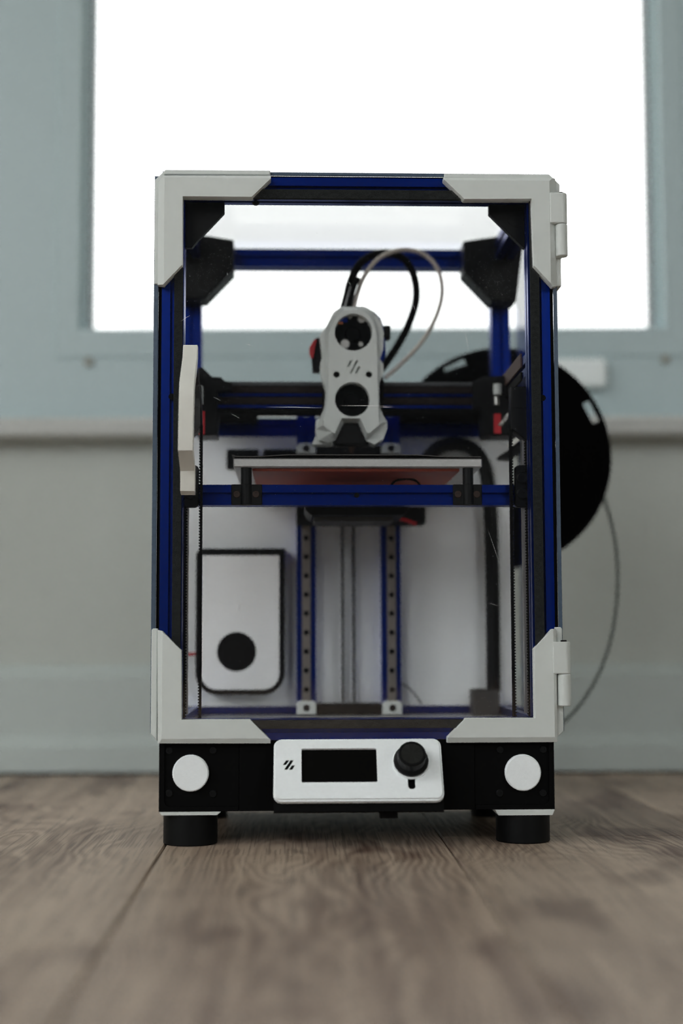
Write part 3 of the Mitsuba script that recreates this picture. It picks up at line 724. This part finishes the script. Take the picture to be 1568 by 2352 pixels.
# ---- rear lift: two uprights with rails, white end blocks, belts
for x0 in (703, 897.5):
    xc = loc(x0, 1300, 163)[0]
    zt2, zb2 = loc(x0, 955, 163)[1], loc(x0, 1640, 163)[1]
    obj('lift_upright', tslot('z', zb2, zt2, xc, 170.5), BLUE, PR, smooth=False, label='blue slotted upright')
    k = obj('lift_rail', cbox(xc - 3.5, xc + 3.5, 158, 162.9, loc(x0, 1612, 158)[1], loc(x0, 1040, 158)[1], 0.5), RAIL, PR, label='steel rail with dark holes')
    for i in range(14):
        z = loc(x0, 1584, 158)[1] + 14.75 * i
        obj('rail_hole', cyl((xc, 157.9, z), 2.15, 0.5, 'y', 20), MATTE, k)
    for yc, h in ((1031, 24), (1625.5, 30)):
        z = loc(x0, yc, 155)[1]; hh = h / 2.93 / 2
        m = bprism(Polygon([(xc - 7.5, z - hh), (xc + 7.5, z - hh), (xc + 7.5, z + hh - 2), (xc + 5.5, z + hh), (xc - 5.5, z + hh), (xc - 7.5, z + hh - 2)]), 152, 162.9, 0.8)
        k2 = obj('end_block', m, WHITE, PR, label='white end block')
        obj('bolt', cyl((xc, 152.1, z), 2.7, 0.9, '-y', 24, 0.3), BLACK, k2, label='black bolt')
for y0, y1 in ((1022, 1046), (1616, 1641)):
    x0, z1 = loc(726, y0, 160); x1, z0 = loc(876, y1, 160)
    obj('lift_crossbar', cbox(x0, x1, 160, 172, z0, z1, 0.6), BLACK, PR, label='black cross piece')
for px in (784, 815):
    x = loc(px, 1400, 166)[0]
    m = belt(x, loc(px, 1617, 166)[1], loc(px, 1046, 166)[1], 166, 172, 1 if px < 800 else -1, 1.5)
    obj('lift_belt', m, MATTE, PR, smooth=False, label='thin toothed belt')
# belt shaded cover strip between the uprights
# black plates on the back panel, upper left
for x0, x1, y1 in ((520.5, 594, 1078), (604.5, 684, 1078)):
    X0, Z1 = loc(x0, 1032, 176); X1, Z0 = loc(x1, y1, 176)
    obj('wall_plate', bprism(rrect(X0, Z0, X1, Z1, 1.5), 175.5, 178.1, 0.4), BLACK, PR, label='black plate on the back panel')

# ---- filter box
FB = PR + '__filter_box'
labels[FB] = {'label': 'white filter box with a black rim and round opening'}
o = [loc(x, y, 158) for x, y in ((450, 1260), (654, 1260), (654, 1595.5), (450, 1595.5))]
i_ = [loc(x, y, 157) for x, y in ((463, 1276), (641.5, 1276), (641.5, 1584), (463, 1584))]
def tombstone(q, rb, rt):
    x0, x1, z1, z0 = q[0][0], q[1][0], q[0][1], q[2][1]
    s = rrect(x0, z0, x1, z1, rb)
    return unary_union([s, sbox(x0, (z0 + z1) / 2, x1, z1).difference(sbox(x0, z1 - rt, x0 + rt, z1)) if rt else sbox(x0, (z0 + z1) / 2, x1, z1), Point(x0 + rt, z1 - rt).buffer(rt) if rt else sbox(x0 + 1, z0 + 30, x1 - 1, z1)])
obj('shell', bprism(tombstone(o, 17, 6), 158, 178, 0.8), BLACK, FB, label='black shell')
fc = loc(543.5, 1497, 157); fr = 44.5 / 2.93
cov = tombstone(i_, 12.5, 0).difference(Point(fc).buffer(fr, quad_segs=16))
obj('cover', bprism(cov, 155.5, 157.9, 0.5), mat('mat_cover_white', (0.93, 0.945, 0.95), 0.4), FB, label='white cover')
obj('mesh_disc', lathe([(0, 1.0), (fr - 0.5, 0.6), (fr - 0.2, 0), (fr - 0.1, 1.6), (0, 1.6)], (fc[0], 156.1, fc[1])), mat('mat_fan_dark', (0.004, 0.0035, 0.0036), 0.6, spec=0.15), FB, label='dark round opening')
obj('cable', tube([(loc(418, 1504, 168)[0], 168, loc(418, 1504, 168)[1]), (loc(435, 1504, 168)[0], 168, loc(435, 1503, 168)[1]), (loc(452, 1502, 168)[0], 168, loc(452, 1502, 168)[1])], 1.2), RED, FB, label='red cable')

# ---- air hose and its box, rear right
path = [(loc(x, y, 166)[0], 166, loc(x, y, 166)[1]) for x, y in ((974, 1082), (984, 1052), (1008, 1028), (1045, 1020), (1083, 1030), (1108, 1060), (1119, 1105), (1126, 1180), (1130, 1300), (1132, 1450), (1133, 1588))]
def chain(p, n, uv):
    return mi.Color3f(0.011, 0.012, 0.013)
obj('cable_chain', tube(spline(path, 5), 5.6, 5.0, 8), BLACK, PR, label='black cable duct arching behind the bed', smooth=25)
x0, z1 = loc(1087, 1584, 150); x1, z0 = loc(1147, 1642, 150)
obj('duct_block', cbox(x0, x1, 150, 175, ZBI - 6.9, z1, 0.8), mat('mat_block', (0.022, 0.023, 0.023), 0.6), PR, label='black block at the foot of the duct')
obj('loose_strand', tube(spline([(loc(x, y, 174)[0], 174 - i, loc(x, y, 174)[1]) for i, (x, y) in enumerate(((914, 1566), (935, 1578), (952, 1595), (967, 1617)))]), 0.5, n=8), FILA, PR, label='thin dark strand')

# ---- gantry
GA = PR + '__gantry'
labels[GA] = {'label': 'gantry with blue beam, belts and black end blocks'}
DG = 112.0
gz1_, gz0_ = loc(820, 890, DG)[1], loc(820, 938, DG)[1]
gx0_, gx1_ = loc(468, 910, DG)[0], loc(1150, 910, DG)[0]
obj('beam', tslot('x', gx0_ + 2, gx1_ - 2, DG + 7.5, (gz1_ + gz0_) / 2), BLUE, GA, smooth=False, label='blue slotted beam')
for y0, y1 in ((889, 904), (914, 930)):
    obj('belt', cbox(gx0_, gx1_, DG - 2.5, DG - 1.3, loc(820, y1, DG)[1], loc(820, y0, DG)[1], 0.1), BELTM, GA, label='dark brown flat belt')
obj('beam_cover', cbox(gx0_, gx1_, DG - 4, DG + 16, loc(820, 889, DG)[1], loc(820, 879, DG)[1], 0.8), mat('mat_cover', (0.05, 0.055, 0.06), 0.35), GA, label='black strip along the beam')
obj('beam_rail', cbox(gx0_ + 4, gx1_ - 4, DG + 1, DG + 12, loc(820, 951, DG)[1], gz0_, 0.6), MATTE, GA, label='black rail under the beam')
lb = P([(452, 846), (464, 843), (478, 857), (487, 865), (507, 866), (515, 874), (532, 878), (532, 896), (500, 900), (498, 1000), (452, 1000)], DG - 10)
rb = P([(1094, 872), (1112, 864), (1180, 862), (1189, 870), (1189, 1000), (1112, 1000), (1106, 940), (1086, 936), (1086, 878)], DG - 10)
for q, side in ((lb, -1), (rb, 1)):
    q = q if Polygon(q).exterior.is_ccw else q[::-1]
    k = obj('end_block', bprism(q, DG - 10, DG + 18, 1.0), BLACK, GA, label='black belt block')
for x0, x1, y0, y1, r in ((1133, 1153, 881, 906, 3.2), (1134, 1148, 910, 930, 2.3), (452, 466, 886, 928, 2.0)):
    X0, Z1 = loc(x0, y0, DG - 12); X1, Z0 = loc(x1, y1, DG - 12)
    obj('idler', cyl(((X0 + X1) / 2, DG - 10, Z0), (X1 - X0) / 2, Z1 - Z0, 'z', 24, 0.4), STEEL if y0 > 900 else WHITE, GA, label='pale round idler')
for x0, x1, y0, y1 in ((1134, 1151, 950, 996), (456, 470, 944, 998)):
    X0, Z1 = loc(x0, y0, DG - 11.5); X1, Z0 = loc(x1, y1, DG - 11.5)
    obj('red_part', cbox(X0, X1, DG - 11.5, DG - 9.9, Z0, Z1, 0.5), RED, GA, label='small red plastic part')
# side beams with belts, running from front to rear
zy1, zy0 = loc(1165, 900, 165)[1], loc(1165, 946, 165)[1]
for sx in (-1, 1):
    obj('side_beam', tslot('y', 16, DR - 1, sx * (XF - 7.5), (zy0 + zy1) / 2 + 1), BLUE, GA, smooth=False, label='blue slotted side beam')
    xa, xb = sorted((sx * (XI - 1.4), sx * (XI - 0.2)))
    obj('belt', cbox(xa, xb, 28, DR - 8, zy1 - 6.5, zy1 + 3.5, 0.1), mat('mat_brown_belt_side', (0.05, 0.026, 0.02), 0.7) if 'mat_brown_belt_side' not in scene else 'mat_brown_belt_side', GA, label='brown belt along the side')
    obj('side_rail', cbox(xa, xb, 28, DR - 8, zy0 + 0.5, zy0 + 6.5, 0.1), MATTE, GA)
# motors in the rear corners
for x0, x1 in ((468, 590), (920, 1130)):
    X0, Z1 = loc(x0, 938, 150); X1, Z0 = loc(x1, 961, 150)
    obj('motor', cbox(X0, X1, 150, 180.5, Z0, Z1, 1.0), MATTE, GA, label='black motor housing')
x0, z1 = loc(590, 940, 168); x1, z0 = loc(700, 951, 168)
obj('motor', cbox(x0, x1, 168, 180, z0, z1, 0.6), MATTE, GA, label='black motor housing')
q = P([(1146, 1047), (1214, 1004), (1222, 1017), (1207, 1031), (1175, 1053), (1152, 1052)], 100)
obj('cable_guide', bprism(q if Polygon(q).exterior.is_ccw else q[::-1], 100, 118, 0.8), BLACK, GA, label='black slanted guide')
q = P([(1164, 1021), (1190, 1001), (1196, 1009), (1170, 1031)], 98)
obj('guide_tip', bprism(q if Polygon(q).exterior.is_ccw else q[::-1], 96, 99.9, 0.4), IVORY, GA, label='cream strip')
# coiled wire beside the right idler
cpath = [(loc(1150 + 22 * t, 975 - 28 * t, 80)[0] + 1.5 * math.cos(t * 60), 85 + 1.5 * math.sin(t * 60), loc(1150 + 22 * t, 975 - 28 * t, 80)[1]) for t in np.linspace(0, 1, 60)]
obj('spring', tube(cpath, 0.45, n=6), STEEL, GA, label='small coil spring')

# ---- toolhead
TH = PR + '__toolhead'
labels[TH] = {'label': 'white toolhead with two round openings'}
DT = 74.0
def Z5(pts, d):
    return P([(640 + x / 3.92, 680 + y / 3.92) for x, y in pts], d)
cowl = [(565, 95), (770, 95), (850, 140), (920, 230), (945, 330), (940, 480), (908, 570), (940, 610), (945, 690), (905, 770), (908, 1000), (945, 1085), (975, 1130), (975, 1195), (940, 1290), (860, 1335), (790, 1305), (715, 1140), (585, 1140), (510, 1295), (465, 1322), (360, 1300), (330, 1200), (335, 1120), (370, 1100), (412, 1000), (425, 830), (402, 770), (376, 690), (374, 600), (392, 545), (368, 350), (430, 270), (490, 150)]
cp = Polygon(Z5(cowl, DT + 7)[::-1]).buffer(0)
c1 = Z5([(672, 325)], DT)[0]; c2 = Z5([(662, 930)], DT)[0]
SC = 3.92 * 3.16
flat = [(590, 125), (750, 125), (820, 180), (868, 270), (880, 350), (862, 450), (835, 530), (868, 600), (880, 700), (868, 800), (868, 1000), (895, 1090), (900, 1160), (825, 1230), (795, 1235), (735, 1100), (565, 1100), (505, 1235), (480, 1228), (400, 1165), (400, 1110), (428, 1020), (447, 830), (470, 700), (512, 530), (460, 450), (450, 350), (482, 260), (532, 180)]
m = man(bprism(cp, DT, DT + 24, 4.2, 7.0, Polygon(Z5(flat, DT)[::-1])))
m = m - man(cyl((c1[0], DT - 1, c1[1]), 171 / SC, 12)) - man(cyl((c2[0], DT - 1, c2[1]), 158 / SC, 12))
for x, y in ((520, 705), (812, 705)):
    q = Z5([(x, y)], DT)[0]
    m = m - man(cyl((q[0], DT - 1, q[1]), 30 / SC, 5, n=24))
for a4 in ([(640, 580), (662, 580), (634, 636), (612, 636)], [(694, 580), (716, 580), (656, 696), (634, 696)], [(712, 634), (734, 634), (704, 696), (682, 696)]):
    q = Z5(a4, DT); q = q if Polygon(q).exterior.is_ccw else q[::-1]
    m = m - prism(q, DT - 1, DT + 4)
tc = obj('cowl', m, WHITE, TH, label='white faceted cowl', smooth=25)
for c_, r in ((c1, 170 / SC), (c2, 157 / SC)):
    obj('fan', lathe([(0, 4), (r * 0.35, 4), (r * 0.45, 6), (r - 0.2, 6), (r - 0.2, 8), (0, 8)], (c_[0], DT + 2.5, c_[1])), mat('mat_fan', (0.0012, 0.0016, 0.002), 0.5, spec=0.04) if 'mat_fan' not in scene else 'mat_fan', TH, label='dark fan disc')
for x, y in ((520, 705), (812, 705)):
    q = Z5([(x, y)], DT)[0]
    obj('cowl_screw', cyl((q[0], DT + 3.9, q[1]), 29 / SC, 0.8, '-y', 20, 0.2), MATTE, TH, label='dark recessed screw')
for x, y, r, mm in ((597, 430, 45, STEEL), (738, 432, 24, STEEL), (745, 205, 38, STEEL), (642, 185, 18, STEEL)):
    q = Z5([(x, y)], DT + 6)[0]
    obj('gear_screw', cyl((q[0], DT + 8.4, q[1]), r / SC, 2.6, '-y', 20, 0.5), mm, TH, label='shiny screw end')
for x0, y0, x1, y1, mm, lb_ in ((520, 180, 620, 235, BLUE, 'blue edge of the board'), (525, 225, 580, 250, 'mat_wire_orange', 'orange wire')):
    if mm == 'mat_wire_orange':
        mat(mm, (0.5, 0.16, 0.05), 0.5)
    (xa, za), (xb, zb) = Z5([(x0, y0), (x1, y1)], DT + 6)
    obj('wiring', cbox(xa, xb, DT + 6.5, DT + 8.4, zb, za, 0.5), mm, TH, label=lb_)
q = Z5([(790, 110), (860, 150), (915, 205), (955, 320), (960, 540), (940, 592), (905, 575), (900, 300), (780, 180)], DT + 28)
obj('side_plate', bprism(q if Polygon(q).exterior.is_ccw else q[::-1], DT + 25, DT + 40, 0.8), BLUE, TH, label='blue body behind the cowl')
(xa, za), (xb, zb) = Z5([(940, 272), (1004, 385)], DT + 28)
obj('connector', cbox(xa, xb, DT + 24.5, DT + 36, zb, za, 0.6), BLACK, TH, label='black connector')
q = Z5([(365, 375), (330, 385), (300, 430), (295, 560), (305, 680), (365, 685), (390, 600)], DT + 26)
obj('lever', bprism(q if Polygon(q).exterior.is_ccw else q[::-1], DT + 24.5, DT + 34, 0.6), BLACK, TH, label='black side lever')
q = Z5([(342, 392), (315, 400), (275, 470), (275, 520), (292, 560), (312, 560), (325, 470)], DT + 23)
obj('lever_cap', bprism(q if Polygon(q).exterior.is_ccw else q[::-1], DT + 21, DT + 24.3, 0.5), RED, TH, label='red lever cap')
q = Z5([(400, 730), (930, 730), (945, 770), (940, 1010), (960, 1110), (360, 1110), (380, 1040), (392, 1000)], DT + 28)
obj('carriage', bprism(q if Polygon(q).exterior.is_ccw else q[::-1], DT + 24.5, DG - 5, 0.8), MATTE, TH, label='black carriage')
q = Z5([(580, 1120), (720, 1120), (815, 1330), (800, 1350), (500, 1350), (490, 1320)], DT + 10)
obj('duct', bprism(q if Polygon(q).exterior.is_ccw else q[::-1], DT + 9, DT + 22, 2.0), BLACK, TH, label='black nozzle duct')
nz = Z5([(655, 1345)], DT + 15)[0]
obj('nozzle', cyl((nz[0], DT + 15, nz[1] - 6), 1.2, 6.5, 'z', 20, r2=3.5), BRASS, TH, label='brass nozzle')
q = Z5([(300, 1330), (335, 1250), (480, 1320), (510, 1332), (480, 1340), (310, 1340)], DT + 12)
obj('cowl_foot', bprism(q if Polygon(q).exterior.is_ccw else q[::-1], DT + 12, DT + 24, 0.5), WHITE, TH, label='white foot of the cowl')
def cable(pts, r, m, lab):
    pp = [(loc(x, y, d)[0], d, loc(x, y, d)[1]) for x, y, d in pts]
    return obj('umbilical', tube(spline(pp), r), m, TH, label=lab)
cable([(789, 712, 100), (797, 680, 102), (806, 645, 106), (825, 608, 112), (860, 585, 122), (900, 583, 135), (932, 600, 146), (952, 640, 152), (955, 690, 154), (938, 745, 152), (912, 795, 146), (880, 842, 140), (860, 872, 138)], 3.0, MATTE, 'black cable loop')
cable([(800, 712, 98), (806, 685, 98), (812, 660, 100), (822, 640, 103)], 1.9, MATTE, 'black cable')
cable([(812, 708, 100), (820, 675, 104), (836, 635, 110), (870, 593, 120), (920, 574, 134), (968, 582, 145), (1003, 615, 152), (1015, 665, 155), (1004, 720, 155), (972, 780, 150), (925, 832, 142), (884, 868, 136)], 1.7, PTFE, 'white feed tube loop')
for x, y in ((790, 700), (802, 698)):
    q = loc(x, y, 100)
    obj('wire', tube(spline([(q[0], 100, q[1] - 8), (q[0] + 1, 98, q[1]), (q[0] + 5, 101, q[1] + 14)]), 0.8, n=8), GREYP, TH)

# ---- small knob hanging below the top bar
x, z = loc(587, 466, 6)
m = trimesh.util.concatenate([cyl((x, 6, z), 1.0, 6, 'z', 20), cyl((x, 6, z - 1.6), 2.0, 1.8, 'z', 28, 0.5, r2=2.7)])
obj('thumb_screw', m, BLACK, PR, label='small black thumb screw under the top bar')

# ---- spool holder (behind) and spool
DS = 232.0
sc = loc(1152, 1049, DS); SR = 256 / 3267.0 * (np.dot(np.array([0, 1, 0]), FWD) * (FRONT_Y + DS / 1000) + 0.007) * 1000
obj('spool_arm', trimesh.util.concatenate([cyl((sc[0], DR + 16, sc[1] + 13.8), 11, 118, 'y', 32, 1.0), cbox(sc[0] - 18, min(sc[0] + 18, XF), DR + 15.2, DR + 19, sc[1] - 6, sc[1] + 30, 1)]), BLACK, PR, label='black spool arm')

SPOOL = 'filament_spool'
labels[SPOOL] = {'label': 'large black filament spool hanging behind the right side of the printer', 'category': 'spool'}
def flange(d0, d1):
    disc = Point(sc).buffer(SR, quad_segs=48).difference(Point(sc).buffer(26, quad_segs=24))
    from shapely import affinity
    for k in range(4):
        s = affinity.rotate(rrect(sc[0] + SR * 0.885, sc[1] - 9.6, sc[0] + SR * 0.955, sc[1] + 9.6, 0.8), 26.5 + 90 * k, origin=sc)
        disc = disc.difference(s)
    return bprism(disc, d0, d1, 0.6)
scene['mat_spool'] = {'type': 'twosided', 'bsdf': {'type': 'principled', 'base_color': {'type': 'rgb', 'value': [0.0008, 0.0008, 0.0009]}, 'roughness': 0.6, 'specular': 0.03}}
obj('flange', flange(DS, DS + 4), 'mat_spool', SPOOL)
obj('flange', flange(DS + 60, DS + 64), 'mat_spool', SPOOL)
obj('winding', lathe([(26.5, 4.2), (SR * 0.72, 4.2), (SR * 0.72, 59.8), (26.5, 59.8), (26.5, 4.2)], (sc[0], DS, sc[1])), mat('mat_winding', (0.012, 0.013, 0.013), 0.4), SPOOL, label='dark filament wound on the spool')
obj('hub', lathe([(25, 0.5), (26.4, 0.5), (26.4, 63.5), (25, 63.5), (25, 0.5)], (sc[0], DS, sc[1])), 'mat_spool', SPOOL)
fp = [(1384, 1135, 262), (1391, 1158, 262), (1402, 1195, 262), (1412, 1245, 262), (1418, 1310, 260), (1415, 1390, 258), (1402, 1470, 254), (1378, 1540, 248), (1345, 1600, 240), (1305, 1648, 230), (1250, 1695, 218)]
obj('filament', tube(spline([(loc(x, y, d)[0], d, loc(x, y, d)[1]) for x, y, d in fp]), 1.35, n=10), FILA, SPOOL, label='grey green filament strand hanging in a loop')

# ---- flexible sheet lying on the bed
shx0, shx1 = loc(532.5, 1048, DP)[0], loc(1104.5, 1048, DP)[0]
nx, ny = 60, 24
xs = np.linspace(shx0, shx1, nx); ys = np.linspace(DP - 0.4, 174, ny)
t_ = (xs - shx0) / (shx1 - shx0)
lift = 0.5 + 1.25 * np.clip((t_ - 0.10) / 0.12, 0, 1) * np.clip((0.86 - t_) / 0.12, 0, 1) + 1.2 * np.clip((0.02 - t_) / 0.02, 0, 1)
V, F = [], []
for top in (1, 0):
    for j in range(ny):
        for i in range(nx):
            V.append((xs[i], ys[j], pz_t + 0.35 + lift[i] * max(0.0, 1 - 0.7 * j / ny) + (0.55 if top else 0)))
n_ = nx * ny
for j in range(ny - 1):
    for i in range(nx - 1):
        a = j * nx + i
        F += [(a, a + 1, a + nx + 1), (a, a + nx + 1, a + nx), (n_ + a, n_ + a + nx + 1, n_ + a + 1), (n_ + a, n_ + a + nx, n_ + a + nx + 1)]
for i in range(nx - 1):
    F += [(i, n_ + i + 1, i + 1), (i, n_ + i, n_ + i + 1)]
    a = (ny - 1) * nx + i
    F += [(a, a + 1, n_ + a + 1), (a, n_ + a + 1, n_ + a)]
for j in range(ny - 1):
    a = j * nx; b = a + nx - 1
    F += [(a, a + nx, n_ + a + nx), (a, n_ + a + nx, n_ + a), (b, n_ + b + nx, b + nx), (b, n_ + b, n_ + b + nx)]
obj('print_sheet', trimesh.Trimesh(V, F, process=False), SHEET, label='thin dark flexible print sheet lying on the aluminium bed', cat='print sheet', smooth=False)
# magnetic mat under it is part of the bed
obj('magnet_mat', cbox(px0 + 1, px1 - 1, DP + 0.5, 175, pz_t, pz_t + 0.8, 0.1), MATTE, BED, label='black magnetic mat')
